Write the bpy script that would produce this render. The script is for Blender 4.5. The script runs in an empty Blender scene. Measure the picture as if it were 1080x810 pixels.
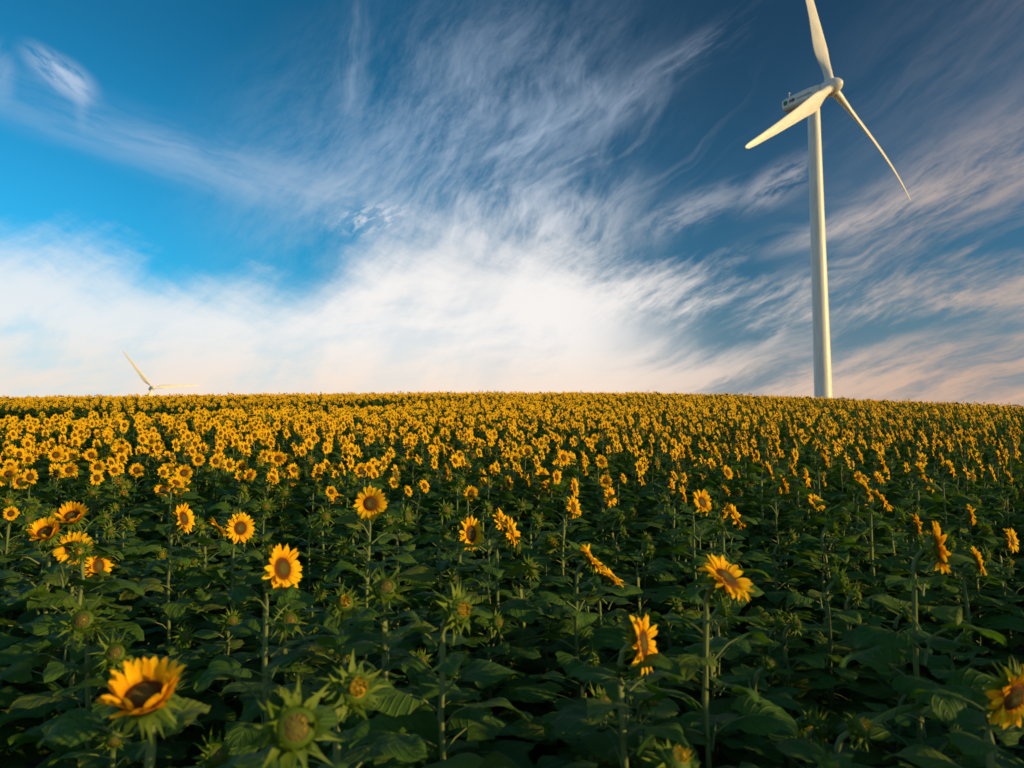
import bpy, math, random
import numpy as np
from mathutils import Vector, Matrix

R_ = math.radians
scene = bpy.context.scene
col = scene.collection

# ------------------------------------------------------------------ camera
FPX = 780.0                                    # focal length in pixels of a 1080 wide frame
PITCH = math.atan(62 / 780)
CAMZ = 1.93
cam_d = bpy.data.cameras.new('camera')
cam = bpy.data.objects.new('camera', cam_d)
col.objects.link(cam)
cam.location = (0, 0, CAMZ)
cam.rotation_euler = (math.pi / 2 + PITCH, 0, 0)
cam_d.sensor_width = 36.0
cam_d.lens = 26.0
cam_d.clip_start = 0.05
cam_d.clip_end = 20000
cam_d.dof.use_dof = True
cam_d.dof.focus_distance = 6.0
cam_d.dof.aperture_fstop = 2.8
scene.camera = cam

# ------------------------------------------------------------------ light
SUN_AZ, SUN_EL = 108.0, 11.0                    # clockwise from the viewing direction (+Y)
sd = Vector((math.sin(R_(SUN_AZ)) * math.cos(R_(SUN_EL)), math.cos(R_(SUN_AZ)) * math.cos(R_(SUN_EL)), math.sin(R_(SUN_EL))))
sun_d = bpy.data.lights.new('sun', 'SUN')
sun_d.energy = 5.0
sun_d.angle = R_(0.6)
sun_d.color = (1.0, 0.66, 0.23)
sun = bpy.data.objects.new('sun', sun_d)
col.objects.link(sun)
sun.rotation_euler = sd.to_track_quat('Z', 'Y').to_euler()
sun.location = (60, -20, 40)

vs = scene.view_settings
vs.view_transform = 'Standard'
vs.look = 'None'
vs.exposure = 0.0
vs.gamma = 1.0
vs.use_curve_mapping = False
scene.cycles.max_bounces = 6
scene.cycles.transparent_max_bounces = 4
scene.cycles.transmission_bounces = 3

# ------------------------------------------------------------------ sky
world = bpy.data.worlds.new('World')
scene.world = world
world.use_nodes = True
world.cycles.sampling_method = 'MANUAL'
world.cycles.sample_map_resolution = 512
nt = world.node_tree
nt.nodes.clear()
SKY_STRENGTH = 0.12


def pix_dir(px, py):
    """azimuth and elevation (radians) of a point of the sky"""
    u = (405 - py) / FPX
    x = (px - 540) / FPX
    y = math.cos(PITCH) - u * math.sin(PITCH)
    z = math.sin(PITCH) + u * math.cos(PITCH)
    return math.atan2(x, y), math.atan2(z, math.hypot(x, y))


class N:
    """tiny expression layer over math nodes"""

    def __init__(s, sock):
        s.s = sock

    def _m(s, op, o=None, o2=None):
        n = nt.nodes.new('ShaderNodeMath')
        n.operation = op
        for i, v in enumerate((s, o, o2)):
            if v is None:
                continue
            if isinstance(v, N):
                nt.links.new(v.s, n.inputs[i])
            else:
                n.inputs[i].default_value = v
        return N(n.outputs[0])

    def __add__(s, o): return s._m('ADD', o)
    def __sub__(s, o): return s._m('SUBTRACT', o)
    def __mul__(s, o): return s._m('MULTIPLY', o)
    def inv(s): return s._m('MULTIPLY_ADD', -1.0, 1.0)
    def clamp(s):
        n = s._m('ADD', 0.0)
        n.s.node.use_clamp = True
        return n


def smooth(v, a, b, c=0.0, d=1.0):
    n = nt.nodes.new('ShaderNodeMapRange')
    n.interpolation_type = 'SMOOTHSTEP'
    nt.links.new(v.s, n.inputs['Value'])
    for k, x in zip(('From Min', 'From Max', 'To Min', 'To Max'), (a, b, c, d)):
        n.inputs[k].default_value = x
    return N(n.outputs[0])


def combine(x, y, z=0.0):
    n = nt.nodes.new('ShaderNodeCombineXYZ')
    for i, v in enumerate((x, y, z)):
        if isinstance(v, N):
            nt.links.new(v.s, n.inputs[i])
        else:
            n.inputs[i].default_value = v
    return n.outputs[0]


def noise(u, v, su, sv, seed, detail=6, rough=0.55, dist=0.0):
    n = nt.nodes.new('ShaderNodeTexNoise')
    n.noise_dimensions = '3D'
    nt.links.new(combine(u * su, v * sv, seed), n.inputs['Vector'])
    n.inputs['Scale'].default_value = 1.0
    n.inputs['Detail'].default_value = detail
    n.inputs['Roughness'].default_value = rough
    n.inputs['Distortion'].default_value = dist
    return N(n.outputs['Fac'])


def curve(v, pts, lo, hi):
    """piecewise curve of v over pts [(x, y)], v in lo..hi and y in 0..1"""
    n = nt.nodes.new('ShaderNodeFloatCurve')
    c = n.mapping.curves[0]
    pts = sorted(pts)
    q = [((x - lo) / (hi - lo), y) for x, y in pts]
    c.points[0].location = q[0]
    c.points[1].location = q[-1]
    for p_ in q[1:-1]:
        c.points.new(*p_)
    n.mapping.update()
    t = (v - lo) * (1.0 / (hi - lo))
    nt.links.new(t.clamp().s, n.inputs['Value'])
    return N(n.outputs[0])


tc = nt.nodes.new('ShaderNodeTexCoord')
sep = nt.nodes.new('ShaderNodeSeparateXYZ')
nt.links.new(tc.outputs['Generated'], sep.inputs[0])
dx, dy, dz = (N(sep.outputs[i]) for i in range(3))
AZ = dx._m('ARCTAN2', dy)
EL = dz._m('ARCSINE')
# gentle warping so that the cloud edges and fibres curl
w1 = noise(AZ, EL, 3.2, 4.5, 1.7, 3, 0.5)
w2 = noise(AZ, EL, 3.2, 4.5, 9.1, 3, 0.5)
w3 = noise(AZ, EL, 11.0, 13.0, 4.4, 3, 0.5)
w4 = noise(AZ, EL, 11.0, 13.0, 6.4, 3, 0.5)
U = AZ + (w1 - 0.5) * 0.075 + (w3 - 0.5) * 0.020
V = EL + (w2 - 0.5) * 0.050 + (w4 - 0.5) * 0.020


def rot(u, v, deg):
    c, s = math.cos(R_(deg)), math.sin(R_(deg))
    return u * c + v * s, v * c - u * s


def fibre(deg, along, across, seed, u=None, v=None, rough=0.6, detail=7):
    a, b = rot(u or U, v or V, deg)
    return noise(a, b, along, across, seed, detail, rough)


def blob(px, py, rx, ry, deg=0, soft=1.0, warp=0.5):
    """soft ellipse around a direction, radii in pixels of the photograph"""
    a0, e0 = pix_dir(px, py)
    u = (AZ * (1 - warp) + U * warp) - a0
    v = (EL * (1 - warp) + V * warp) - e0
    a, b = rot(u, v, deg)
    d2 = (a * (FPX / rx))._m('POWER', 2) + (b * (FPX / ry))._m('POWER', 2)
    return smooth(d2._m('SQRT'), 1.0, max(0.0, 1.0 - soft))


def edge_curve(pts):
    q = [pix_dir(x, y) for x, y in pts]
    return curve(AZ, [(a, e) for a, e in q], -0.75, 0.75)


# -- 1 the big white bank over the left and middle of the horizon
top = edge_curve([(-60, 256), (0, 262), (60, 270), (110, 282), (180, 306), (250, 312), (330, 312), (385, 262), (440, 240), (520, 258), (580, 266), (640, 290), (700, 320), (800, 380), (900, 410), (1120, 425)])
bank_n = fibre(-20, 4.5, 17.0, 21.3, rough=0.66, detail=10)
bank_m = fibre(38, 5.0, 17.0, 25.3, rough=0.66, detail=10)
bank_mix = bank_n * 0.55 + bank_m * 0.45
depth_in = top - EL
bank = smooth(depth_in + (bank_mix - 0.5) * 0.22, -0.045, 0.060)
thin_n = fibre(12, 4.0, 13.0, 40.0, rough=0.6) * 0.6 + fibre(60, 5.0, 12.0, 43.0, rough=0.6) * 0.4
thin = smooth(thin_n, 0.45, 0.60)                                        # pale blue windows low in the bank
bank = bank * (thin * smooth(depth_in, 0.02, 0.09) * smooth(AZ, pix_dir(300, 300)[0], pix_dir(400, 300)[0], 0.66, 0.32)).inv() * smooth(AZ, pix_dir(60, 300)[0], pix_dir(420, 300)[0], 0.80, 1.0)
bank = bank * smooth(AZ, *[pix_dir(x, 300)[0] for x in (780, 600)], 0.0, 1.0) * 0.98
# -- 2 the streaked band that carries on to the right
u2 = edge_curve([(-60, 330), (480, 300), (560, 258), (640, 266), (720, 286), (800, 296), (880, 288), (980, 276), (1120, 262)])
l2 = edge_curve([(-60, 360), (480, 350), (560, 352), (640, 340), (740, 337), (860, 340), (960, 330), (1040, 325), (1120, 338)])
f2 = fibre(20, 4.5, 20.0, 3.3, rough=0.66, detail=9)
f2b = fibre(26, 16.0, 62.0, 7.7, rough=0.66)
f2c = fibre(30, 34.0, 130.0, 8.7, rough=0.7)
f2m = f2 * 0.50 + f2b * 0.32 + f2c * 0.18
band = smooth(u2 - EL + (f2m - 0.5) * 0.26, -0.02, 0.07) * smooth(EL - l2 + (f2m - 0.5) * 0.16, -0.02, 0.03)
band = band * smooth(f2m, 0.36, 0.58, 0.25, 1.0) * smooth(AZ, pix_dir(480, 300)[0], pix_dir(640, 300)[0]) * 0.95
# -- 3 streaks climbing to the upper right
f3 = fibre(24, 4.2, 24.0, 12.1, rough=0.68, detail=9)
f3b = fibre(30, 16.0, 62.0, 13.1, rough=0.66)
f3m = f3 * 0.5 + f3b * 0.3 + f2c * 0.2
streak = blob(1050, 172, 230, 62, 22, 1.0, 0.45) * smooth(f3m, 0.38, 0.62) * 0.90
streak = streak + blob(905, 232, 130, 16, 15, 1.0, 0.3) * smooth(f3m, 0.36, 0.56) * 0.55
s30 = fibre(30, 4.5, 26, 15.0, rough=0.68, detail=9)
streak2 = blob(700, 80, 190, 24, 27, 1.0, 0.6) * smooth(s30, 0.38, 0.62) * 0.42
streak2 = streak2 + blob(600, 118, 90, 22, 30, 1.0, 0.6) * smooth(s30, 0.36, 0.6) * 0.35
# -- 4 small patches left of the tower
patch = blob(822, 195, 60, 26, 30, 1.0, 0.5) * smooth(fibre(32, 14, 48, 18.0, rough=0.68), 0.36, 0.60) * 0.62
patch = patch + blob(735, 222, 100, 26, 16, 1.0, 0.5) * smooth(fibre(20, 10, 36, 19.0, rough=0.68), 0.40, 0.62) * 0.42
# -- 5 high thin veil over the middle
f5 = fibre(36, 4.5, 13.0, 31.0, rough=0.7, detail=10) * 0.5 + fibre(64, 8.0, 22.0, 33.0, rough=0.7, detail=9) * 0.3 + fibre(48, 26.0, 90.0, 34.0, rough=0.7) * 0.2
veil = blob(470, 150, 330, 185, 20, 1.0, 0.6) * smooth(f5, 0.36, 0.68) * 0.52
veil = veil + blob(372, 62, 24, 90, -6, 1.0, 0.7) * smooth(fibre(80, 5, 26, 35.0, rough=0.66), 0.35, 0.65) * 0.26
veil2 = blob(200, 165, 340, 40, -9, 1.0, 0.4) * smooth(fibre(-9, 3.6, 22, 37.0, rough=0.66), 0.30, 0.64) * 0.30
veil3 = blob(560, 232, 210, 80, 0, 1.0, 0.6) * smooth(fibre(58, 8, 20, 39.0, rough=0.68, detail=9), 0.36, 0.64) * 0.55
# -- 6 small wisps
wisp = blob(66, 80, 50, 20, -24, 1.0, 0.8) * smooth(fibre(-32, 16, 60, 41.0, AZ, EL, 0.7), 0.30, 0.56) * 0.80
wisp = wisp + blob(0, 74, 16, 40, 10, 1.0, 0.7) * smooth(fibre(70, 9, 30, 47.0), 0.35, 0.6) * 0.25 + blob(87, 108, 9, 34, 4, 1.0, 0.2) * 0.14
fleck_n = smooth(fibre(24, 50.0, 110.0, 44.0, AZ, EL, 0.6), 0.47, 0.60)
fleck = blob(395, 230, 62, 24, 10, 1.0, 0.2) * fleck_n * 0.62


def strands(deg, along, across, seed, lo, dist=0.7):
    """thin curling threads of ice cloud along the ridges of a noise"""
    a_, b_ = rot(AZ + (w1 - 0.5) * 0.16 + (w3 - 0.5) * 0.035, EL + (w2 - 0.5) * 0.11 + (w4 - 0.5) * 0.035, deg)
    n_ = noise(a_, b_, along, across, seed, 3, 0.5, dist)
    return smooth(((n_ * 2.0) - 1.0)._m('ABSOLUTE').inv(), lo, 1.0)


th1 = strands(40, 4.0, 13.0, 61.0, 0.84) * smooth(f5, 0.36, 0.58)
th2 = strands(64, 5.0, 15.0, 66.0, 0.86) * smooth(f5, 0.36, 0.58)
thread = (blob(560, 190, 300, 150, 20, 1.0, 0.5) * th1 + blob(520, 215, 240, 110, 10, 1.0, 0.5) * th2) * 0.28
thread = thread + blob(960, 240, 260, 90, 20, 1.0, 0.4) * strands(22, 3.0, 16.0, 71.0, 0.84) * smooth(f3m, 0.36, 0.56) * 0.30
# -- 7 peach cloud low on the right, brownish veil in the upper right corner
f7 = fibre(17, 4.0, 20.0, 50.0, rough=0.66, detail=9)
low = smooth(edge_curve([(-60, 400), (300, 400), (560, 402), (640, 382), (740, 374), (860, 372), (960, 356), (1120, 338)]) - EL + (f7 - 0.5) * 0.17, -0.03, 0.05)
low = low * smooth(f7, 0.36, 0.58, 0.25, 1.0) * 0.86
plume = blob(822, 352, 42, 11, 42, 1.0, 0.4) * smooth(f2b, 0.35, 0.55) * 0.55 + blob(680, 378, 100, 22, 32, 1.0, 0.5) * smooth(f7, 0.38, 0.6) * 0.5
corner = blob(1060, 60, 260, 140, 25, 1.0, 0.5) * smooth(fibre(30, 3, 18, 53.0, rough=0.66), 0.30, 0.70) * 0.28

keep = None
for a in (bank, band, streak, streak2, patch, veil, veil2, veil3, wisp, fleck, thread, low, plume, corner):
    k = a.clamp().inv()
    keep = k if keep is None else keep * k
alpha = keep.inv()


def rgb(*c):
    n = nt.nodes.new('ShaderNodeRGB')
    n.outputs[0].default_value = (*c, 1)
    return n.outputs[0]


def mix(f, a, b, mode='MIX'):
    n = nt.nodes.new('ShaderNodeMix')
    n.data_type = 'RGBA'
    n.blend_type = mode
    n.clamp_factor = True
    if isinstance(f, N):
        nt.links.new(f.s, n.inputs[0])
    else:
        n.inputs[0].default_value = f
    nt.links.new(a, n.inputs[6])
    nt.links.new(b, n.inputs[7])
    return n.outputs[2]


def scale_col(c, f):
    n = nt.nodes.new('ShaderNodeVectorMath')
    n.operation = 'SCALE'
    nt.links.new(c, n.inputs[0])
    if isinstance(f, N):
        nt.links.new(f.s, n.inputs['Scale'])
    else:
        n.inputs['Scale'].default_value = f
    return n.outputs[0]


sky = nt.nodes.new('ShaderNodeTexSky')
sky.sky_type = 'NISHITA'
sky.sun_disc = False
sky.sun_elevation = R_(SUN_EL)
sky.sun_rotation = R_(SUN_AZ)
sky.air_density = 1.0
sky.dust_density = 0.6
sky.ozone_density = 3.0
# the clear sky: deep and polarised a quarter turn away from the sun, paler cyan towards the left
clear = mix(1.0, sky.outputs[0], mix(smooth(AZ, -0.35, 0.45), rgb(0.15, 1.05, 1.24), rgb(0.54, 1.0, 1.12)), 'MULTIPLY')
pol_fill = smooth(AZ, -0.60, 0.40, 1.30, 0.60)
around = smooth(AZ._m('ABSOLUTE'), 0.95, 1.7)                            # unseen sky at the sides and behind, brightened as added fill on the foliage
pol_fill = pol_fill * around.inv() + around * 1.9
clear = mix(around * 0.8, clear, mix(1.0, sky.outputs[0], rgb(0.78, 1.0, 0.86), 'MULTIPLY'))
clear = scale_col(clear, pol_fill * smooth(EL, R_(13), R_(32), 1.0, 0.66))
clear = mix(smooth(EL, R_(13.0), R_(4.0)) * 0.85, clear, scale_col(mix(smooth(AZ, -0.15, 0.35), rgb(0.62, 0.75, 0.83), rgb(0.16, 0.24, 0.31)), 1.0 / SKY_STRENGTH))
# cloud colour: white where the light falls through, pink-grey towards the right, peach near the ground
az_t = smooth(AZ, pix_dir(560, 300)[0], pix_dir(1080, 300)[0])
cc = mix(az_t, rgb(0.93, 0.90, 0.88), rgb(0.52, 0.42, 0.37))
lowt = smooth(EL, R_(9.0), R_(2.8))
cc = mix(lowt * 0.92, cc, mix(az_t, rgb(0.94, 0.76, 0.62), rgb(0.74, 0.47, 0.32)))
hight = smooth(EL, R_(13.0), R_(24.0))
cc = mix(hight * 0.75, cc, mix(az_t, rgb(0.42, 0.58, 0.82), rgb(0.27, 0.28, 0.35)))
cloud = scale_col(cc, 1.0 / SKY_STRENGTH)
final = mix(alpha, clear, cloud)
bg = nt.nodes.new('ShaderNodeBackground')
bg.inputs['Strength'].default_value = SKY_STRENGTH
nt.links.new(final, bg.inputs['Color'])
out = nt.nodes.new('ShaderNodeOutputWorld')
nt.links.new(bg.outputs[0], out.inputs['Surface'])

# ------------------------------------------------------------------ materials


def new_mat(name):
    m = bpy.data.materials.new(name)
    m.use_nodes = True
    t = m.node_tree
    return m, t, t.nodes['Principled BSDF'], t.nodes['Material Output']


def node(t, kind, **kw):
    n = t.nodes.new(kind)
    for k, v in kw.items():
        setattr(n, k, v)
    return n


def mmath(t, op, a, b=None, c=None):
    n = t.nodes.new('ShaderNodeMath')
    n.operation = op
    for i, v in enumerate((a, b, c)):
        if v is None:
            continue
        if isinstance(v, (int, float)):
            n.inputs[i].default_value = v
        else:
            t.links.new(v, n.inputs[i])
    return n.outputs[0]


def ramp(t, f, stops):
    n = t.nodes.new('ShaderNodeValToRGB')
    e = n.color_ramp.elements
    e[0].position, e[0].color = stops[0][0], (*stops[0][1], 1)
    e[1].position, e[1].color = stops[-1][0], (*stops[-1][1], 1)
    for p_, c in stops[1:-1]:
        x = e.new(p_)
        x.color = (*c, 1)
    t.links.new(f, n.inputs[0])
    return n.outputs[0]


def mmix(t, f, a, b, mode='MIX'):
    n = t.nodes.new('ShaderNodeMix')
    n.data_type = 'RGBA'
    n.blend_type = mode
    n.clamp_factor = True
    for i, v in ((0, f), (6, a), (7, b)):
        if isinstance(v, (int, float)):
            n.inputs[i].default_value = v
        elif isinstance(v, tuple):
            n.inputs[i].default_value = (*v, 1)
        else:
            t.links.new(v, n.inputs[i])
    return n.outputs[2]


def attr(t, name):
    n = t.nodes.new('ShaderNodeAttribute')
    n.attribute_name = name
    return n


def thin_leaf(t, bsdf, outp, colour, trans, tint):
    """mix in light that shines through a thin blade"""
    tr = node(t, 'ShaderNodeBsdfTranslucent')
    t.links.new(mmix(t, 1.0, colour, tint, 'MULTIPLY'), tr.inputs['Color'])
    mx = node(t, 'ShaderNodeMixShader')
    mx.inputs[0].default_value = trans
    t.links.new(bsdf.outputs[0], mx.inputs[1])
    t.links.new(tr.outputs[0], mx.inputs[2])
    t.links.new(mx.outputs[0], outp.inputs['Surface'])


def leaf_material():
    m, t, b, o = new_mat('sunflower_leaf')
    rnd = attr(t, 'rnd').outputs['Fac']
    uv = node(t, 'ShaderNodeSeparateXYZ')
    t.links.new(attr(t, 'blade').outputs['Vector'], uv.inputs[0])
    u, v = uv.outputs[0], uv.outputs[1]
    av = mmath(t, 'ABSOLUTE', v)
    c = ramp(t, rnd, [(0.0, (0.048, 0.125, 0.017)), (0.5, (0.074, 0.165, 0.020)), (0.85, (0.108, 0.200, 0.023)), (1.0, (0.170, 0.220, 0.026))])
    nz = node(t, 'ShaderNodeTexNoise')
    nz.inputs['Scale'].default_value = 22
    nz.inputs['Detail'].default_value = 5
    geo = node(t, 'ShaderNodeNewGeometry')
    t.links.new(geo.outputs['Position'], nz.inputs['Vector'])
    c = mmix(t, mmath(t, 'MULTIPLY', nz.outputs[0], 0.55), c, (0.036, 0.088, 0.022))
    rim = mmath(t, 'MULTIPLY', mmath(t, 'GREATER_THAN', mmath(t, 'ADD', mmath(t, 'MULTIPLY', mmath(t, 'MAXIMUM', av, u), 0.8), mmath(t, 'MULTIPLY', nz.outputs[0], 0.5)), 1.04), mmath(t, 'GREATER_THAN', rnd, 0.75))
    c = mmix(t, mmath(t, 'MULTIPLY', rim, 0.4), c, (0.20, 0.18, 0.04))
    mid = mmath(t, 'LESS_THAN', av, 0.045)
    side = mmath(t, 'SINE', mmath(t, 'MULTIPLY', mmath(t, 'SUBTRACT', u, mmath(t, 'MULTIPLY', av, 0.42)), 36.0))
    sidev = mmath(t, 'MULTIPLY', mmath(t, 'GREATER_THAN', side, 0.955), 0.5)
    vein = mmath(t, 'MAXIMUM', mid, sidev)
    c = mmix(t, mmath(t, 'MULTIPLY', vein, 0.65), c, (0.13, 0.20, 0.06))
    t.links.new(c, b.inputs['Base Color'])
    b.inputs['Roughness'].default_value = 0.6
    b.inputs['Specular IOR Level'].default_value = 0.22
    bp = node(t, 'ShaderNodeBump')
    bp.inputs['Strength'].default_value = 0.7
    bp.inputs['Distance'].default_value = 0.014
    h = mmath(t, 'ADD', mmath(t, 'MULTIPLY', mmath(t, 'POWER', mmath(t, 'MAXIMUM', side, 0.0), 4.0), -0.35), nz.outputs[0])
    t.links.new(h, bp.inputs['Height'])
    t.links.new(bp.outputs[0], b.inputs['Normal'])
    thin_leaf(t, b, o, c, 0.35, (1.3, 1.5, 0.5))
    return m


def plain_green(name, c0, c1, trans=0.0):
    m, t, b, o = new_mat(name)
    c = mmix(t, attr(t, 'rnd').outputs['Fac'], c0, c1)
    t.links.new(c, b.inputs['Base Color'])
    b.inputs['Roughness'].default_value = 0.6
    b.inputs['Specular IOR Level'].default_value = 0.3
    if trans:
        thin_leaf(t, b, o, c, trans, (1.2, 1.3, 0.5))
    return m


def petal_material():
    m, t, b, o = new_mat('sunflower_petal')
    rnd = attr(t, 'rnd').outputs['Fac']
    uv = node(t, 'ShaderNodeSeparateXYZ')
    t.links.new(attr(t, 'blade').outputs['Vector'], uv.inputs[0])
    u, v = uv.outputs[0], uv.outputs[1]
    c = mmix(t, rnd, (0.86, 0.43, 0.006), (0.90, 0.62, 0.010))
    base = mmath(t, 'SUBTRACT', 1.0, mmath(t, 'MULTIPLY', u, 3.2))
    c = mmix(t, mmath(t, 'MULTIPLY', mmath(t, 'MAXIMUM', base, 0.0), 0.8), c, (0.60, 0.20, 0.006))
    st = mmath(t, 'MULTIPLY', mmath(t, 'GREATER_THAN', mmath(t, 'SINE', mmath(t, 'MULTIPLY', v, 14.0)), 0.6), 0.22)
    c = mmix(t, st, c, (0.66, 0.30, 0.008))
    t.links.new(c, b.inputs['Base Color'])
    b.inputs['Roughness'].default_value = 0.65
    b.inputs['Specular IOR Level'].default_value = 0.06
    thin_leaf(t, b, o, c, 0.35, (1.0, 0.9, 0.6))
    return m


def disc_material():
    m, t, b, o = new_mat('sunflower_seed_disc')
    at = attr(t, 'blade')
    ln = node(t, 'ShaderNodeVectorMath', operation='LENGTH')
    t.links.new(at.outputs['Vector'], ln.inputs[0])
    vor = node(t, 'ShaderNodeTexVoronoi')
    vor.inputs['Scale'].default_value = 17
    t.links.new(at.outputs['Vector'], vor.inputs['Vector'])
    r = mmath(t, 'ADD', ln.outputs['Value'], mmath(t, 'MULTIPLY', mmath(t, 'SUBTRACT', vor.outputs['Distance'], 0.4), 0.12))
    c = ramp(t, r, [(0.0, (0.115, 0.105, 0.022)), (0.38, (0.095, 0.080, 0.018)), (0.55, (0.085, 0.046, 0.012)), (0.74, (0.10, 0.036, 0.010)), (0.90, (0.20, 0.070, 0.012)), (1.0, (0.26, 0.10, 0.012))])
    c = mmix(t, mmath(t, 'MULTIPLY', mmath(t, 'LESS_THAN', vor.outputs['Distance'], 0.22), 0.35), c, (0.30, 0.15, 0.02))
    t.links.new(c, b.inputs['Base Color'])
    b.inputs['Roughness'].default_value = 0.85
    b.inputs['Specular IOR Level'].default_value = 0.15
    bp = node(t, 'ShaderNodeBump')
    bp.inputs['Strength'].default_value = 0.8
    bp.inputs['Distance'].default_value = 0.004
    t.links.new(vor.outputs['Distance'], bp.inputs['Height'])
    bp.invert = True
    t.links.new(bp.outputs[0], b.inputs['Normal'])
    return m


def soil_material():
    m, t, b, o = new_mat('field_soil')
    geo = node(t, 'ShaderNodeNewGeometry')
    nz = node(t, 'ShaderNodeTexNoise')
    nz.inputs['Scale'].default_value = 3.0
    nz.inputs['Detail'].default_value = 9
    t.links.new(geo.outputs['Position'], nz.inputs['Vector'])
    c = ramp(t, nz.outputs[0], [(0.3, (0.035, 0.030, 0.018)), (0.55, (0.075, 0.058, 0.036)), (0.75, (0.11, 0.085, 0.052))])
    t.links.new(c, b.inputs['Base Color'])
    b.inputs['Roughness'].default_value = 0.95
    bp = node(t, 'ShaderNodeBump')
    bp.inputs['Distance'].default_value = 0.05
    t.links.new(nz.outputs[0], bp.inputs['Height'])
    t.links.new(bp.outputs[0], b.inputs['Normal'])
    return m


def paint_material(name, c, rough=0.42, dirt=0.06):
    m, t, b, o = new_mat(name)
    tcn = node(t, 'ShaderNodeTexCoord')
    mp = node(t, 'ShaderNodeMapping')
    mp.inputs['Scale'].default_value = (1.2, 1.2, 0.12)
    t.links.new(tcn.outputs['Object'], mp.inputs[0])
    nz = node(t, 'ShaderNodeTexNoise')
    nz.inputs['Scale'].default_value = 2.0
    nz.inputs['Detail'].default_value = 6
    t.links.new(mp.outputs[0], nz.inputs['Vector'])
    dk = tuple(x * (1 - dirt * 3) for x in c)
    t.links.new(ramp(t, nz.outputs[0], [(0.35, c), (0.75, dk)]), b.inputs['Base Color'])
    b.inputs['Roughness'].default_value = rough
    return m


M_LEAF = leaf_material()
M_STEM = plain_green('sunflower_stem', (0.085, 0.130, 0.034), (0.150, 0.190, 0.055))
M_BRACT = plain_green('sunflower_bract', (0.058, 0.120, 0.009), (0.160, 0.225, 0.014), 0.30)
M_PETAL = petal_material()
M_DISC = disc_material()
M_SOIL = soil_material()
M_WHITE = paint_material('turbine_white_paint', (0.80, 0.765, 0.675), 0.42, 0.08)
M_GREY = paint_material('turbine_grey_metal', (0.16, 0.17, 0.18), 0.5)
M_GREEN = paint_material('emblem_green_paint', (0.02, 0.16, 0.02))
M_INK = paint_material('lettering_dark_paint', (0.02, 0.03, 0.06))
M_YOUNG = plain_green('sunflower_young_petal', (0.30, 0.22, 0.016), (0.62, 0.40, 0.020), 0.25)
MATS = [M_LEAF, M_STEM, M_BRACT, M_PETAL, M_DISC, M_YOUNG]
LEAF, STEM, BRACT, PETAL, DISC, YOUNG = range(6)


# ------------------------------------------------------------------ terrain
CY = [-400, -60, 0, 6, 8, 9.5, 13, 17, 22, 28, 39, 50, 60, 70, 85, 110, 135, 170, 250, 400, 700, 3000]
CC = [-3.0, -0.8, -0.50, -0.48, -0.40, -0.30, -0.02, 0.36, 0.78, 1.30, 2.35, 3.28, 3.93, 4.20, 4.20, 3.6, 2.6, 0.0, -8, -21, -26, -40]
HEAD_H = 1.42


def smoothstep(x):
    x = np.clip(x, 0, 1)
    return x * x * (3 - 2 * x)


def gap_near(t):
    return np.interp(t, [-1.2, -.69, -.526, -.18, -.026, 0.04], [19, 20.5, 24, 31, 38, 43])


def gap_far(t):
    return np.interp(t, [-1.2, -.69, -.526, -.18, -.026, 0.04], [38, 38, 38, 39.5, 41, 43])


def in_gap(x, y):
    t = x / np.maximum(y, 1)
    return (y > gap_near(t)) & (y < gap_far(t)) & (t < 0.04) & (t > -1.5)


def ground(x, y):
    x = np.asarray(x, float)
    y = np.asarray(y, float)
    acc = 0
    for dyy, w in ((-3, .25), (0, .5), (3, .25)):                       # soften the profile's corners
        k = smoothstep((y - 8) / 10)
        acc = acc + w * np.interp(y + dyy * k, CY, CC)
    c = acc
    s = np.clip(y / 60, 0, 1.6) ** 1.4
    tt = np.maximum(x - 8, 0)
    tt = np.minimum(tt, 90)
    drop = 0.0020 * np.minimum(tt, 60) ** 2 + 0.012 * tt
    tl = np.maximum(-x - 15, 0)
    drop = drop + np.minimum(0.00014 * tl * tl, 6) + 0.011 * np.clip(-x - 4, 0, 60)
    c = c - drop * s
    # shallow dip behind the brow of the near block on the left
    t = x / np.maximum(y, 1)
    gn, gf = gap_near(t), gap_far(t)
    wdt = np.maximum(gf - gn, 0.1)
    dip = smoothstep((y - gn) / 5) * smoothstep((gf + 1 - y) / 4) * smoothstep((wdt - 1) / 6) * smoothstep((1.6 + t) / 0.5)
    hollow = np.exp(-((y - 37) / 8.0) ** 2) * smoothstep((-0.02 - t) / 0.35)
    c = c - 0.5 * dip - 0.34 * hollow
    rough = 0.05 * np.sin(x * 0.9 + 0.6 * y) * np.sin(y * 0.7 - 0.3 * x) * smoothstep((y - 6) / 10) * smoothstep((300 - y) / 100)
    return c + CAMZ - HEAD_H + rough


def axis_grid(lims):
    out = []
    for a, b, n in lims:
        out.append(np.linspace(a, b, n, endpoint=False))
    out.append([lims[-1][1]])
    return np.concatenate(out)


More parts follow.
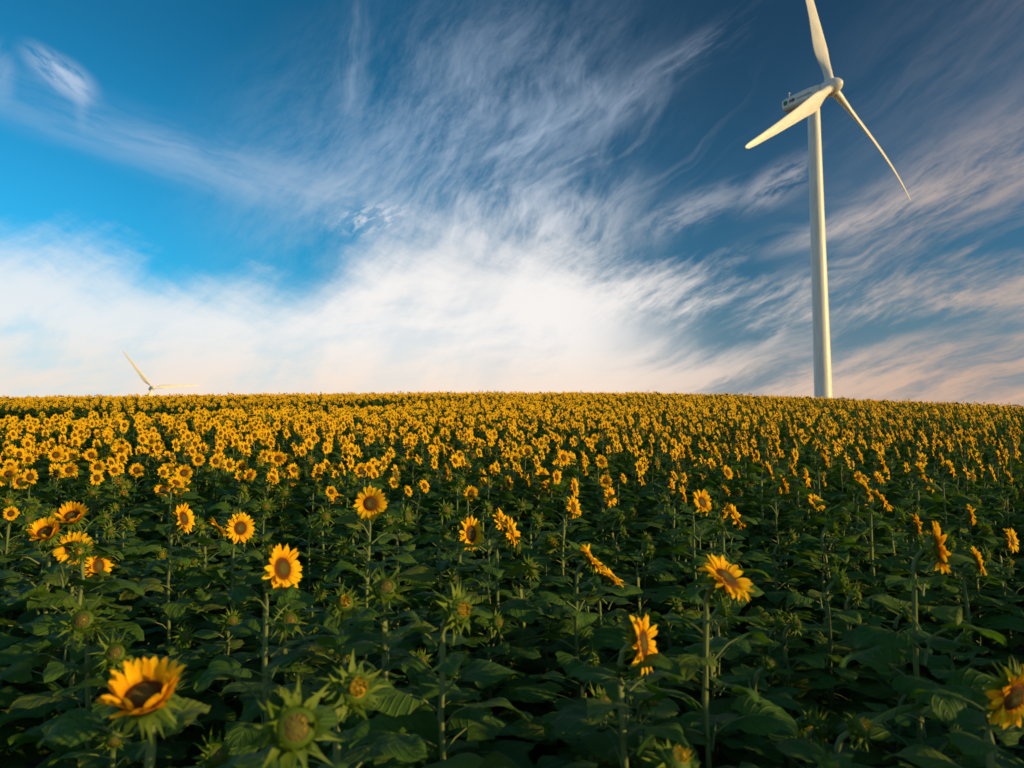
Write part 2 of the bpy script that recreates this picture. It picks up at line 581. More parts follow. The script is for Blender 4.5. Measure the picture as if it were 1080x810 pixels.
gx = axis_grid([(-6000, -600, 14), (-600, -120, 24), (-120, -40, 40), (-40, 40, 100), (40, 120, 40), (120, 600, 24), (600, 6000, 14)])
gy = axis_grid([(-3000, -60, 14), (-60, -5, 22), (-5, 60, 120), (60, 200, 60), (200, 900, 30), (900, 9000, 14)])
X, Y = np.meshgrid(gx, gy)
Z = ground(X, Y)
nv = X.size
me = bpy.data.meshes.new('field_ground')
idx = np.arange(nv).reshape(X.shape)
q = np.stack([idx[:-1, :-1], idx[:-1, 1:], idx[1:, 1:], idx[1:, :-1]], -1).reshape(-1, 4)
me.vertices.add(nv)
me.vertices.foreach_set('co', np.stack([X, Y, Z], -1).reshape(-1).astype(np.float32))
me.loops.add(q.size)
me.loops.foreach_set('vertex_index', q.reshape(-1).astype(np.int32))
me.polygons.add(len(q))
me.polygons.foreach_set('loop_start', np.arange(0, q.size, 4, dtype=np.int32))
me.update(calc_edges=True)
me.shade_smooth()
me.materials.append(M_SOIL)
gob = bpy.data.objects.new('ground', me)
gob['kind'] = 'structure'
gob['label'] = 'brown soil of the field rising to a low hill'
col.objects.link(gob)


# ------------------------------------------------------------------ mesh collector
class Geo:
    def __init__(s):
        s.v, s.f, s.m, s.r, s.b = [], [], [], [], []

    def add(s, verts, faces, mat, rnd, blade):
        o = len(s.v)
        s.v.extend(verts)
        s.f.extend([tuple(i + o for i in f) for f in faces])
        s.m.extend([mat] * len(faces))
        s.r.extend([rnd] * len(verts))
        s.b.extend(blade)

    def mesh(s, name, smooth_=True):
        used = sorted(set(s.m))
        me = bpy.data.meshes.new(name)
        me.from_pydata([tuple(v) for v in s.v], [], s.f)
        for u in used:
            me.materials.append(MATS[u])
        lut = {u: i for i, u in enumerate(used)}
        me.polygons.foreach_set('material_index', [lut[x] for x in s.m])
        a = me.attributes.new('rnd', 'FLOAT', 'POINT')
        a.data.foreach_set('value', s.r)
        a = me.attributes.new('blade', 'FLOAT_VECTOR', 'POINT')
        a.data.foreach_set('vector', np.asarray(s.b, np.float32).reshape(-1))
        if smooth_:
            me.shade_smooth()
        me.update()
        return me

    def arrays(s):
        tris, mats = [], []
        for f, m in zip(s.f, s.m):
            for k in range(1, len(f) - 1):
                tris.append((f[0], f[k], f[k + 1]))
                mats.append(m)
        return (np.array([tuple(v) for v in s.v], np.float32), np.array(tris, np.int32), np.array(mats, np.int32), np.array(s.r, np.float32), np.array(s.b, np.float32))


def grid_faces(nu, nv_):
    return [(i * nv_ + j, i * nv_ + j + 1, (i + 1) * nv_ + j + 1, (i + 1) * nv_ + j) for i in range(nu - 1) for j in range(nv_ - 1)]


def frame(d):
    d = d.normalized()
    s = d.cross(Vector((0, 0, 1)))
    if s.length < 1e-4:
        s = Vector((1, 0, 0))
    s.normalize()
    return d, s, s.cross(d)


def tube(g, pts, rads, n, mat, rnd):
    vs_, bl = [], []
    for i, p in enumerate(pts):
        d = (pts[min(i + 1, len(pts) - 1)] - pts[max(i - 1, 0)])
        _, s, u = frame(d)
        for k in range(n):
            a = 2 * math.pi * k / n
            vs_.append(p + (s * math.cos(a) + u * math.sin(a)) * rads[i])
            bl.append((i / len(pts), 0.5, 0))
    fs = [(i * n + k, i * n + (k + 1) % n, (i + 1) * n + (k + 1) % n, (i + 1) * n + k) for i in range(len(pts) - 1) for k in range(n)]
    g.add(vs_, fs, mat, rnd, bl)


def leaf(g, rng, base, az, L, W, up, droop, nu=8, nw=7, pet=0.12, rnd=None, petiole=True, pn=4):
    """a heart shaped leaf on a petiole; up = rise angle of the petiole, droop = how far the blade bends down"""
    rnd = rng.random() if rnd is None else rnd
    out = Vector((math.cos(az), math.sin(az), 0))
    side = Vector((-math.sin(az), math.cos(az), 0))
    p0 = Vector(base)
    e = up
    p1 = p0 + (out * math.cos(e) + Vector((0, 0, math.sin(e)))) * pet * 0.6
    p2 = p1 + (out * math.cos(e * .55) + Vector((0, 0, math.sin(e * .55)))) * pet * 0.4
    if petiole:
        tube(g, [p0, p1, p2], [0.0055, 0.004, 0.0032], pn, STEM, rnd)
    roll = rng.uniform(-.45, .45)
    ph = rng.uniform(0, 6.28)
    fold = rng.uniform(.10, .42)
    wav = rng.uniform(.04, .11)
    pos = p2.copy()
    ang = e * .35 + .1
    vs_, bl = [], []
    for i in range(nu):
        u = i / (nu - 1)
        a = ang - droop * (u ** 1.1)
        t = out * math.cos(a) + Vector((0, 0, math.sin(a)))
        nrm = -out * math.sin(a) + Vector((0, 0, math.cos(a)))
        if i:
            pos = pos + t * (L / (nu - 1))
        w = W * 0.5 * (min(1, (u / .30 + .18)) ** .55) * (max(0.0, 1 - u) ** .68) * 1.28 if u < 1 else 0.0
        sd_ = side * math.cos(roll) + nrm * math.sin(roll)
        n2 = nrm * math.cos(roll) - side * math.sin(roll)
        for j in range(nw):
            v = -1 + 2 * j / (nw - 1)
            lobe = -t * (0.20 * L * abs(v) ** 1.5 * max(0, 1 - 3.2 * u))
            jag = 1 + ((0.07 if i % 2 else -.03) + 0.04 * math.sin(u * 17 + v * 5 + ph) if abs(v) > .9 else 0)
            z = fold * abs(v) * w + wav * W * math.sin(u * 8 + ph + v * 2.2) * abs(v) - 0.25 * w * v * v
            vs_.append(pos + sd_ * (v * w * jag) + n2 * z + lobe)
            bl.append((u, v, 0))
    g.add(vs_, grid_faces(nu, nw), LEAF, rnd, bl)


def foliage(rng, n, hi, lo, nu, nw, petiole=True, size=1.0, pn=4):
    """all the leaves of one plant whose head stands 1.42 m high"""
    g = Geo()
    a = rng.uniform(0, 6.28)
    for k in range(n):
        t = (k + .5) / n
        z = lo + (hi - lo) * t ** .9 + rng.uniform(-.02, .02)
        a += 2.4 + rng.uniform(-.35, .35)
        big = 1.0 - max(0, (t - .6) / .4) ** 1.3 * 0.50
        L = rng.uniform(.185, .245) * big * size
        leaf(g, rng, (0.008 * math.cos(a), .008 * math.sin(a), z), a, L, L * rng.uniform(.78, .98), rng.uniform(.25, .75) + .3 * t, rng.uniform(.7, 1.6) * (1.1 - .35 * t), nu, nw, rng.uniform(.09, .17) * big * size, None, petiole, pn)
    return g


def blade_strip(g, a, r0, L, W, e0, e1, mat, rnd, nu=6, cup=.25, z0=0.0, twist=0.0, shape='petal', sway=0.0, nw=3):
    """one ray petal or bract: starts at radius r0, rises at angle e0 and bends by e1 along its length"""
    o = Vector((math.cos(a), math.sin(a), 0))
    s = Vector((-math.sin(a), math.cos(a), 0))
    pos = o * r0 + Vector((0, 0, z0))
    vs_, bl = [], []
    for i in range(nu):
        u = i / (nu - 1)
        el = e0 + e1 * u
        t = o * math.cos(el) + Vector((0, 0, math.sin(el)))
        nrm = -o * math.sin(el) + Vector((0, 0, math.cos(el)))
        if i:
            pos = pos + (t + s * sway * u) * (L / (nu - 1))
        if shape == 'petal':
            w = W * .5 * ((u + .16) ** .5) * (max(0, 1 - u) ** .52) * 1.42
        else:
            w = W * .5 * (1 - u) ** 1.15 * (1.0 + .35 * math.sin(min(1, u * 3) * math.pi))
        tw = twist * u
        sd_ = s * math.cos(tw) + nrm * math.sin(tw)
        for j in range(nw):
            v = -1 + 2 * j / (nw - 1)
            vs_.append(pos + sd_ * (v * w) + nrm * (cup * abs(v) * w))
            bl.append((u, v, 0))
    g.add(vs_, grid_faces(nu, nw), mat, rnd, bl)


def dome(g, R, rings, seg, prof, mat, rnd, flip=False):
    """lathe round Z; prof = [(r, z)] from the middle out, blade = position over R"""
    vs_, bl = [Vector((0, 0, prof[0][1]))], [(0, 0, 0)]
    for r, z in prof[1:]:
        for k in range(seg):
            a = 2 * math.pi * k / seg
            vs_.append(Vector((r * math.cos(a), r * math.sin(a), z)))
            bl.append((r / R * math.cos(a), r / R * math.sin(a), 0))
    fs = [(0, 1 + k, 1 + (k + 1) % seg) for k in range(seg)]
    for i in range(len(prof) - 2):
        b0, b1 = 1 + i * seg, 1 + (i + 1) * seg
        fs += [(b0 + k, b1 + k, b1 + (k + 1) % seg, b0 + (k + 1) % seg) for k in range(seg)]
    if flip:
        fs = [tuple(reversed(f)) for f in fs]
    g.add(vs_, fs, mat, rnd, bl)


def open_head(rng, seg=22, wild=1.0, cup=0.0):
    """green back with bracts, ring of ray petals, seed disc: a flower 0.2 m across, facing +Z"""
    Rd = rng.uniform(.043, .052)
    back, ring, disc = Geo(), Geo(), Geo()
    dome(back, Rd, 4, seg, [(0, -.034), (.018, -.033), (.036, -.024), (Rd + .004, -.010), (Rd + .006, 0.0)], BRACT, .3, True)
    nb = 26
    for k in range(nb):
        a = 2 * math.pi * k / nb + rng.uniform(-.1, .1)
        blade_strip(back, a, Rd - .002, rng.uniform(.045, .065), rng.uniform(.014, .019), rng.uniform(-.5, .1), rng.uniform(-.9, .3), BRACT, rng.random(), 5, .2, -.012, rng.uniform(-.3, .3), 'bract')
    for layer, (n, L, e) in enumerate(((22, .055, .20), (20, .050, .45))):
        for k in range(n):
            a = 2 * math.pi * (k + .5 * layer) / n + rng.uniform(-.09, .09)
            blade_strip(ring, a, Rd - .003, L * rng.uniform(.80, 1.14), rng.uniform(.022, .029), e + cup + rng.uniform(-.25, .25) * wild, rng.uniform(-.9 + cup, .35) * wild, PETAL, rng.random(), 6, rng.uniform(.1, .55), .002 + .003 * layer, rng.uniform(-.5, .5) * wild, 'petal', rng.uniform(-.18, .18))
    d = rng.uniform(.004, .010)
    prof = [(0, .006)] + [(Rd * t, .006 + d * math.sin(t * 2.7) - .008 * t ** 4) for t in (.12, .25, .38, .5, .62, .74, .85, .94, 1.0)]
    dome(disc, Rd, 9, seg, prof, DISC, .5)
    return back, ring, disc


def budding_head(rng, opening, seg=18):
    """a head still wrapped in long pointed green bracts with yellow showing in the middle"""
    back, ring, disc = Geo(), Geo(), Geo()
    Rd = rng.uniform(.040, .047)
    dome(back, Rd, 5, seg, [(0, -.036), (.02, -.035), (.038, -.026), (Rd + .003, -.008), (Rd, .012), (Rd * .82, .024), (Rd * .62, .028)], BRACT, .25, True)
    for n, L, e, z in ((12, .074, .0, -.014), (12, .066, .5, -.002), (14, .046, 1.15, .010)):
        for k in range(n):
            a = 2 * math.pi * (k + rng.random() * .5) / n
            blade_strip(back, a, Rd - .002 - max(0, z) * .5, L * rng.uniform(.55, 1.25), rng.uniform(.014, .026), e - .30 * opening + rng.uniform(-.4, .4), rng.uniform(-1.2, 1.0), BRACT, rng.random(), 6, .28, z, rng.uniform(-.8, .8), 'bract', rng.uniform(-.5, .5))
    if opening > .5:
        for n, rr, L, e in ((18, .56, .027, 1.60), (14, .40, .024, 1.75), (8, .22, .020, 1.6)):
            for k in range(n):
                a = 2 * math.pi * (k + rng.random() * .6) / n
                blade_strip(ring, a, Rd * rr, L * rng.uniform(.75, 1.3), .013, e + rng.uniform(-.35, .3), rng.uniform(-.3, 1.2), YOUNG, rng.random(), 5, .3, .022, rng.uniform(-.5, .5))
    else:
        for k in range(11):
            a = 2 * math.pi * (k + rng.random() * .6) / 11
            blade_strip(ring, a, Rd * .5, .018 * rng.uniform(.7, 1.3), .009, 2.0 + rng.uniform(-.25, .2), rng.uniform(.3, 1.0), YOUNG, rng.random() * .5, 5, .3, .024, rng.uniform(-.4, .4))
    prof = [(0, .036)] + [(Rd * .66 * t, .024 + .012 * (1 - t * t)) for t in (.25, .5, .75, 1.0)]
    dome(disc, Rd * 2.2, 4, seg, prof, YOUNG if opening > .5 else DISC, .1)
    return back, ring, disc


# ------------------------------------------------------------------ wind turbines
def lathe_mesh(name, prof, n, mat, close=True):
    vs_, fs = [], []
    for r, z in prof:
        for k in range(n):
            a = 2 * math.pi * k / n
            vs_.append((r * math.cos(a), r * math.sin(a), z))
    for i in range(len(prof) - 1):
        for k in range(n):
            fs.append((i * n + k, i * n + (k + 1) % n, (i + 1) * n + (k + 1) % n, (i + 1) * n + k))
    if close:
        fs.append(tuple(range(n - 1, -1, -1)))
        fs.append(tuple(range((len(prof) - 1) * n, len(prof) * n)))
    me = bpy.data.meshes.new(name)
    me.from_pydata(vs_, [], fs)
    me.materials.append(mat)
    me.shade_smooth()
    me.set_sharp_from_angle(angle=R_(40))
    return me


def blade_mesh(R, bend):
    st = [0.0, .02, .05, .085, .12, .155, .19, .23, .28, .35, .43, .52, .62, .72, .82, .90, .95, .975, .99, 1.0]
    st = sorted(set(st) | set(np.linspace(.04, .96, 60).round(4).tolist()))
    ch = np.interp(st, [0, .05, .09, .13, .17, .21, .25, .4, .6, .8, .93, .975, 1.0], [1.45, 1.45, 1.8, 2.4, 2.95, 3.1, 3.0, 2.4, 1.85, 1.35, 1.0, .80, .25])
    th = np.interp(st, [0, .05, .10, .17, .25, .5, 1.0], [1.0, 1.0, .70, .36, .28, .24, .24])
    tw = np.interp(st, [0, .1, .2, .4, .7, 1.0], [16, 15, 12, 6, 1.5, 0])
    n = 28
    vs_, fs = [], []
    for i, u in enumerate(st):
        blend = smoothstep((u - .04) / .10)
        c, tk = ch[i], ch[i] * th[i]
        for k in range(n):
            a = 2 * math.pi * k / n
            cx = math.cos(a)
            x = c * (.5 * cx + .18 * blend)                              # leading edge at -x
            sharp = 1 - .66 * blend * ((cx + 1) / 2) ** 1.4
            y = .5 * tk * math.sin(a) * sharp
            t_ = R_(-tw[i])
            vs_.append((x * math.cos(t_) - y * math.sin(t_), x * math.sin(t_) + y * math.cos(t_) + bend * u ** 3, .9 + (R - .9) * u))
    for i in range(len(st) - 1):
        for k in range(n):
            fs.append((i * n + k, i * n + (k + 1) % n, (i + 1) * n + (k + 1) % n, (i + 1) * n + k))
    fs.append(tuple(range(n - 1, -1, -1)))
    fs.append(tuple(range((len(st) - 1) * n, len(st) * n)))
    me = bpy.data.meshes.new('blade')
    me.from_pydata(vs_, [], fs)
    me.materials.append(M_WHITE)
    me.shade_smooth()
    return me


def nacelle_mesh():
    """long rounded housing along +Y (towards the rotor), origin on the rotor axis at the hub centre"""
    st = [(-9.3, .70, -.80, .78), (-9.2, 1.02, -1.05, .98), (-8.8, 1.18, -1.18, 1.08), (-7.4, 1.32, -1.36, 1.18), (-5.4, 1.42, -1.46, 1.26), (-3.4, 1.42, -1.44, 1.26), (-2.3, 1.32, -1.32, 1.20), (-1.75, 1.16, -1.15, 1.10), (-1.55, 1.0, -1.0, 1.0)]
    n = 36
    vs_, fs = [], []
    for y, w, lo, hi in st:
        for k in range(n):
            a = 2 * math.pi * k / n
            c, s = math.cos(a), math.sin(a)
            e = .50
            x = w * math.copysign(abs(c) ** e, c)
            z0, hh = (hi + lo) / 2, (hi - lo) / 2
            z = z0 + hh * math.copysign(abs(s) ** e, s)
            if z < lo + .55:
                x *= .80 + .20 * (z - lo) / .55
            vs_.append((x, y, z))
    for i in range(len(st) - 1):
        for k in range(n):
            fs.append((i * n + k, (i + 1) * n + k, (i + 1) * n + (k + 1) % n, i * n + (k + 1) % n))
    fs.append(tuple(range(n)))
    fs.append(tuple(range(len(st) * n - 1, (len(st) - 1) * n - 1, -1)))
    me = bpy.data.meshes.new('nacelle')
    me.from_pydata(vs_, [], fs)
    me.materials.append(M_WHITE)
    me.shade_smooth()
    me.set_sharp_from_angle(angle=R_(35))
    return me


def link(name, data, parent=None):
    o = bpy.data.objects.new(name, data)
    col.objects.link(o)
    if parent:
        o.parent = parent
    return o


def box_mesh(name, lo, hi, mat):
    x0, y0, z0 = lo
    x1, y1, z1 = hi
    v = [(x, y, z) for x in (x0, x1) for y in (y0, y1) for z in (z0, z1)]
    f = [(0, 1, 3, 2), (4, 6, 7, 5), (0, 4, 5, 1), (2, 3, 7, 6), (0, 2, 6, 4), (1, 5, 7, 3)]
    me = bpy.data.meshes.new(name)
    me.from_pydata(v, [], f)
    me.materials.append(mat)
    return me


def turbine(hub, psi, tau, phi, R, bend, pitch, base_z, label, detail=True):
    n = Vector((math.sin(psi) * math.cos(tau), -math.cos(psi) * math.cos(tau), math.sin(tau)))
    s = n.cross(Vector((0, 0, 1))).normalized()
    u = s.cross(n)
    base = Vector((hub.x - n.x * 3.5, hub.y - n.y * 3.5, base_z))
    root = link('wind_turbine', None)
    root.location = base
    root['label'] = label
    root['category'] = 'wind turbine'
    root['group'] = 'wind turbines on the hill'
    top = hub.z - base_z - 1.55
    prof = []
    for t in (0, .008, .0081, .335, .3352, .3368, .337, .66, .6602, .6618, .662, 1.0):
        flange = .018 if .3351 < t < .3369 or .6601 < t < .6619 or t < .0081 else 0
        prof.append((1.64 + (1.06 - 1.64) * t + flange, top * t))
    tower = link('tower', lathe_mesh('tower', prof, 48, M_WHITE), root)
    yaw = link('yaw_ring', lathe_mesh('yaw_ring', [(1.18, 0), (1.25, .05), (1.25, .3), (1.18, .36)], 40, M_GREY), tower)
    yaw.location = (0, 0, top - .28)
    # nacelle frame: +Y along n, X = across, Z = up
    mat = Matrix((n.cross(u).to_4d(), n.to_4d(), u.to_4d(), (0, 0, 0, 1))).transposed()
    mat[3][0] = mat[3][1] = mat[3][2] = 0
    mat.translation = hub - base
    mat[3][3] = 1
    nac = link('nacelle', nacelle_mesh(), root)
    nac.matrix_local = mat @ Matrix.Rotation(-(tau - .035), 4, 'X')
    if detail:
        for sgn in (-1, 1):
            em = link('emblem', box_mesh('emblem', (-.0, -.0, -.0), (.02, .82, .82), M_GREEN), nac)
            em.location = (1.26, -8.75, -.38) if sgn > 0 else (-1.28, -8.75, -.38)
            for txt, y0, size, wgt in (('AIB', -7.6, .84, .025), ('renovables', -6.1, .72, 0.0)):
                fc = bpy.data.curves.new('lettering', 'FONT')
                fc.body = txt
                fc.size = size
                fc.extrude = .012
                fc.offset = wgt
                fc.materials.append(M_INK)
                tmp = bpy.data.objects.new('lettering', fc)
                lm = bpy.data.meshes.new_from_object(tmp)
                bpy.data.objects.remove(tmp)
                lm.materials.clear()
                lm.materials.append(M_INK)
                lt = link('lettering', lm, nac)
                if sgn > 0:
                    lt.matrix_local = Matrix.Translation((1.425, y0, -.28)) @ Matrix(((0, 0, 1), (1, 0, 0), (0, 1, 0))).to_4x4()
                else:
                    lt.matrix_local = Matrix.Translation((-1.425, y0 + (1.45 if wgt else 3.55), -.28)) @ Matrix(((0, 0, -1), (-1, 0, 0), (0, 1, 0))).to_4x4()
        mast = link('sensor_mast', lathe_mesh('sensor_mast', [(.05, 0), (.05, 1.1), (.16, 1.1), (.16, 1.3), (.05, 1.3)], 10, M_WHITE), nac)
        mast.location = (0, -8.2, 1.10)
        arm = link('vent_hatch', box_mesh('vent_hatch', (-.5, -.8, 0), (.5, .8, .12), M_WHITE), nac)
        arm.location = (0, -5.4, 1.22)
    hubo = link('hub', lathe_mesh('hub', [(1.12, -1.45), (1.42, -1.2), (1.50, -.4), (1.47, .4), (1.32, 1.0), (1.02, 1.55), (.62, 1.95), (.25, 2.15), (.02, 2.2)], 40, M_WHITE), root)
    hm = mat.copy()
    hubo.matrix_local = hm @ Matrix.Rotation(-math.pi / 2, 4, 'X')
    bm = blade_mesh(R, bend)
    for k in range(3):
        a = phi + k * 2 * math.pi / 3
        b = s * math.cos(a) + u * math.sin(a)
        t = n.cross(b)
        m = Matrix((t, n, b)).transposed().to_4x4()
        bl = link('blade', bm, root)
        bl.matrix_local = Matrix.Translation(hub - base) @ m @ Matrix.Rotation(R_(pitch), 4, 'Z')
        col_ = link('blade_collar', lathe_mesh('blade_collar', [(.80, 1.05), (.82, 1.1), (.82, 1.62), (.72, 1.66)], 32, M_WHITE), bl)
    return root


hub1 = Vector((57.81, 129.32, 66.15))
b1z = float(ground(55.6, 132)) - .1
turbine(hub1, .66308, .13704, 1.50386, 33.36, -1.926, -9, b1z, 'tall white wind turbine standing close behind the crest on the right, whole tower visible')
hub2 = Vector((-265.4, 544.66, 42.4))
turbine(hub2, .64, .12485, .93, 33.4, -1.926, -9, float(ground(-265, 546)) - .1, 'distant small wind turbine low over the skyline on the left, tower hidden by the field', False)

# ------------------------------------------------------------------ sunflowers: where they stand
# px, py, apparent size in px of a 0.2 m head, kind, facing azimuth (None = the field's), tilt up in degrees (None = usual), label
HEROES = [
    (152, 735, 100, 'cup', 168, 58, 'largest sunflower at the lower left corner, its orange face tipped up at the sky'),
    (88, 655, 54, 'bud', 165, 20, 'green half closed sunflower above the big lower left flower, spiky rim round dull centre'),
    (48, 562, 40, 'cup', 165, 44, 'open sunflower tipped skyward at the left edge, lower left of a similar tipped flower'),
    (76, 545, 39, 'cup', 165, 44, 'open sunflower tipped skyward at the left edge, upper right of a similar tipped flower'),
    (84, 582, 47, 'half', 165, 18, 'half open green centred sunflower in front of two yellow flowers near the left edge'),
    (78, 579, 39, 'open', 150, 20, 'yellow sunflower mostly hidden behind a green centred half open head at the left'),
    (103, 597, 38, 'open', 105, 10, 'yellow sunflower turned edgewise, poking out right of the green centred head at the left'),
    (193, 547, 35, 'open', 98, 18, 'open sunflower seen nearly edge on, alone on a tall stem left of a facing pair'),
    (229, 557, 30, 'open', 60, 40, 'ragged sunflower with curled petals, left one of a touching pair at the left'),
    (253, 557, 34, 'open', 130, 8, 'oval brown centred sunflower, right one of a touching pair at the left'),
    (297, 600, 55, 'open', 116, 14, 'big golden sunflower turned to the right, tall above dark leaves left of the green buds'),
    (310, 768, 100, 'bud', 150, 22, 'largest green closed bud at the bottom edge, dull and out of focus'),
    (372, 728, 78, 'half', 135, 26, 'large spiky bud with orange tuft, just above the out of focus bud at the bottom'),
    (407, 622, 54, 'bud', 168, 42, 'flat topped spiky bud, right one of two green buds side by side left of centre'),
    (363, 637, 46, 'half', 160, 30, 'spiky bud with a small yellow middle, left one of two green buds left of centre'),
    (483, 645, 62, 'half', 132, 24, 'star shaped green bud with bright yellow tuft on a pale straight stem near centre'),
    (391, 531, 39, 'open', 165, 4, 'bright yellow sunflower facing straight at the viewer, largest of the middle rows'),
    (496, 563, 38, 'open', 124, 8, 'oval sunflower with a broad green brown centre, left of a pair seen edgewise'),
    (528, 551, 34, 'open', 104, 18, 'sunflower seen edgewise, rear one of two overlapping heads right of the oval flower'),
    (538, 560, 38, 'open', 104, 18, 'sunflower seen edgewise, front one of two overlapping heads right of the oval flower'),
    (356, 527, 19, 'open', 150, 45, 'small tipped sunflower just left of the bright flower that faces the viewer'),
    (581, 573, 28, 'half', 145, 15, 'half open head with a yellow tuft right of the edgewise pair at the centre'),
    (623, 590, 40, 'open', 95, 40, 'sunflower seen from behind its tilted rim, left one of two joined heads right of centre'),
    (646, 611, 38, 'open', 100, 50, 'sunflower lying nearly flat, lower right one of two joined heads right of centre'),
    (677, 678, 66, 'open', 119, 8, 'sunflower seen from its green side with ragged petals facing right, near the lower middle'),
    (604, 535, 28, 'open', 122, 10, 'oval sunflower directly below another of the same size right of centre'),
    (605, 514, 22, 'open', 116, 8, 'narrow sunflower directly above an oval one right of centre'),
    (643, 524, 24, 'open', 126, 14, 'small round sunflower with brown centre between the middle pair and the right pair'),
    (740, 530, 31, 'open', 142, 20, 'round sunflower with a broad rim, right one of a pair right of centre'),
    (720, 523, 24, 'open', 98, 12, 'narrow edge on sunflower, left one of a pair right of centre'),
    (775, 545, 33, 'open', 110, 32, 'edge on golden sunflower tilted to the right, just right of a round flower'),
    (766, 611, 64, 'open', 132, 50, 'large sunflower tilted flat like a dish with petals raised, alone on the right'),
    (860, 530, 23, 'open', 145, 42, 'small round sunflower tipped up, alone in the dark leaves on the right'),
    (914, 518, 25, 'open', 112, 22, 'edge on sunflower, upper left one of two leaning in line on the right'),
    (930, 528, 30, 'open', 112, 36, 'edge on sunflower, lower right one of two leaning in line on the right'),
    (987, 578, 58, 'open', 109, 6, 'big edge on sunflower glowing orange near the right edge, face turned away to the right'),
    (966, 553, 26, 'open', 110, 10, 'small yellow head peeping out behind the big edge on sunflower at the right'),
    (1023, 543, 26, 'open', 114, 10, 'small edge on sunflower above and right of the big glowing one at the right edge'),
    (1066, 570, 28, 'open', 140, 10, 'dim brown centred sunflower cut close by the right edge of the field'),
    (1030, 592, 34, 'open', 112, 20, 'dim edge on sunflower half hidden by leaves just right of the big glowing one'),
    (1068, 734, 80, 'open', 160, -16, 'large dark sunflower in shade at the lower right edge, partly cut off'),
    (905, 768, 52, 'half', 120, 45, 'spiky green bud pointing up at the bottom right among broad leaves'),
    (712, 806, 75, 'half', 120, 60, 'spiky bud tips just rising over the bottom edge right of the middle'),
    (887, 612, 40, 'bud', 95, 20, 'green bud in the dark leaves left of the big glowing right hand flower'),
    (811, 701, 36, 'bud', 110, 50, 'small tight green bud on leafy stem between dish shaped flower and the bottom bud'),
    (877, 555, 30, 'bud', 80, 25, 'green back of a closed head under the small tipped flower on the right'),
    (763, 642, 34, 'bud', 95, 10, 'green bud hanging below the dish shaped flower on the right'),
    (343, 545, 24, 'bud', 150, 20, 'small green bud lower left of the bright flower that faces the viewer'),
    (429, 545, 28, 'bud', 120, 15, 'small dark green spiky bud right of the bright flower that faces the viewer'),
    (470, 538, 24, 'bud', 150, 30, 'small green bud above and left of the oval sunflower at the centre'),
    (410, 551, 24, 'bud', 130, 25, 'small green bud low between the bright facing flower and the spiky bud to its right'),
    (655, 547, 24, 'bud', 100, 20, 'spiky green bud below and right of the small round sunflower right of centre'),
    (684, 578, 32, 'bud', 90, 25, 'leafy green bud on a tall stem above the two joined heads right of centre'),
    (305, 655, 40, 'bud', 150, 30, 'dim green bud under the big golden flower on the left'),
    (122, 690, 48, 'bud', 160, 30, 'dim green bud between the half closed head and the big lower left flower'),
]
# smaller heads read off the photograph, told apart only by the rows they stand in
SMALL = [
    (194, 499, 20, 'open', 155), (209, 485, 15, 'open', 150), (176, 495, 16, 'open', 165), (255, 492, 15, 'open', 160), (293, 484, 18, 'open', 160),
    (335, 501, 15, 'open', 165), (381, 496, 18, 'open', 150), (331, 488, 13, 'open', 140), (353, 506, 16, 'half', 150), (308, 506, 15, 'open', 160),
    (280, 534, 24, 'bud', 150), (237, 506, 18, 'bud', 150), (219, 497, 16, 'bud', 150), (172, 517, 20, 'open', 150), (184, 518, 16, 'open', 100), (130, 514, 19, 'half', 160),
    (144, 496, 17, 'open', 150), (73, 496, 19, 'open', 160), (58, 496, 17, 'open', 110), (103, 493, 18, 'open', 160), (9, 500, 20, 'open', 160),
    (22, 508, 19, 'open', 160), (9, 530, 24, 'half', 160), (33, 533, 22, 'half', 155), (127, 475, 15, 'open', 150), (96, 480, 15, 'open', 140),
    (59, 480, 16, 'open', 150), (75, 481, 15, 'open', 150), (512, 510, 17, 'open', 160), (572, 502, 19, 'open', 150), (634, 487, 17, 'open', 155),
    (594, 483, 18, 'open', 140), (556, 476, 15, 'open', 160), (474, 513, 18, 'open', 80), (470, 497, 18, 'open', 70), (544, 525, 18, 'half', 150),
    (528, 513, 16, 'open', 95), (616, 494, 18, 'open', 100), (615, 483, 16, 'open', 105), (570, 522, 18, 'open', 120), (548, 497, 18, 'open', 100), (557, 508, 18, 'open', 100),
    (811, 496, 21, 'open', 92), (826, 511, 23, 'open', 82), (835, 496, 19, 'open', 100), (837, 484, 17, 'open', 105), (850, 504, 23, 'open', 84), (870, 486, 19, 'open', 108),
    (930, 490, 20, 'open', 110), (969, 496, 21, 'open', 85), (1003, 496, 22, 'open', 84), (1053, 482, 16, 'open', 110), (728, 480, 17, 'open', 125), (793, 480, 18, 'open', 120),
    (1052, 501, 16, 'half', 130), (820, 475, 18, 'open', 110), (720, 478, 15, 'open', 110), (905, 478, 16, 'open', 84), (753, 473, 16, 'open', 84),
    (816, 524, 20, 'bud', 90), (428, 520, 18, 'bud', 150), (640, 505, 16, 'bud', 110), (700, 500, 16, 'bud', 110), (890, 545, 24, 'bud', 95), (660, 510, 17, 'bud', 100),
    (300, 520, 20, 'bud', 150), (97, 520, 20, 'bud', 155), (450, 505, 16, 'bud', 140), (1040, 560, 26, 'bud', 100), (950, 545, 26, 'bud', 95), (720, 560, 28, 'bud', 95), (560, 600, 34, 'bud', 120),
]

rnd = random.Random(7)
nrng = np.random.default_rng(7)


def pixel_point(px, py, D):
    u = (405 - py) / FPX
    return np.array([(px - 540) / FPX * D, (math.cos(PITCH) - u * math.sin(PITCH)) * D, CAMZ + (math.sin(PITCH) + u * math.cos(PITCH)) * D])


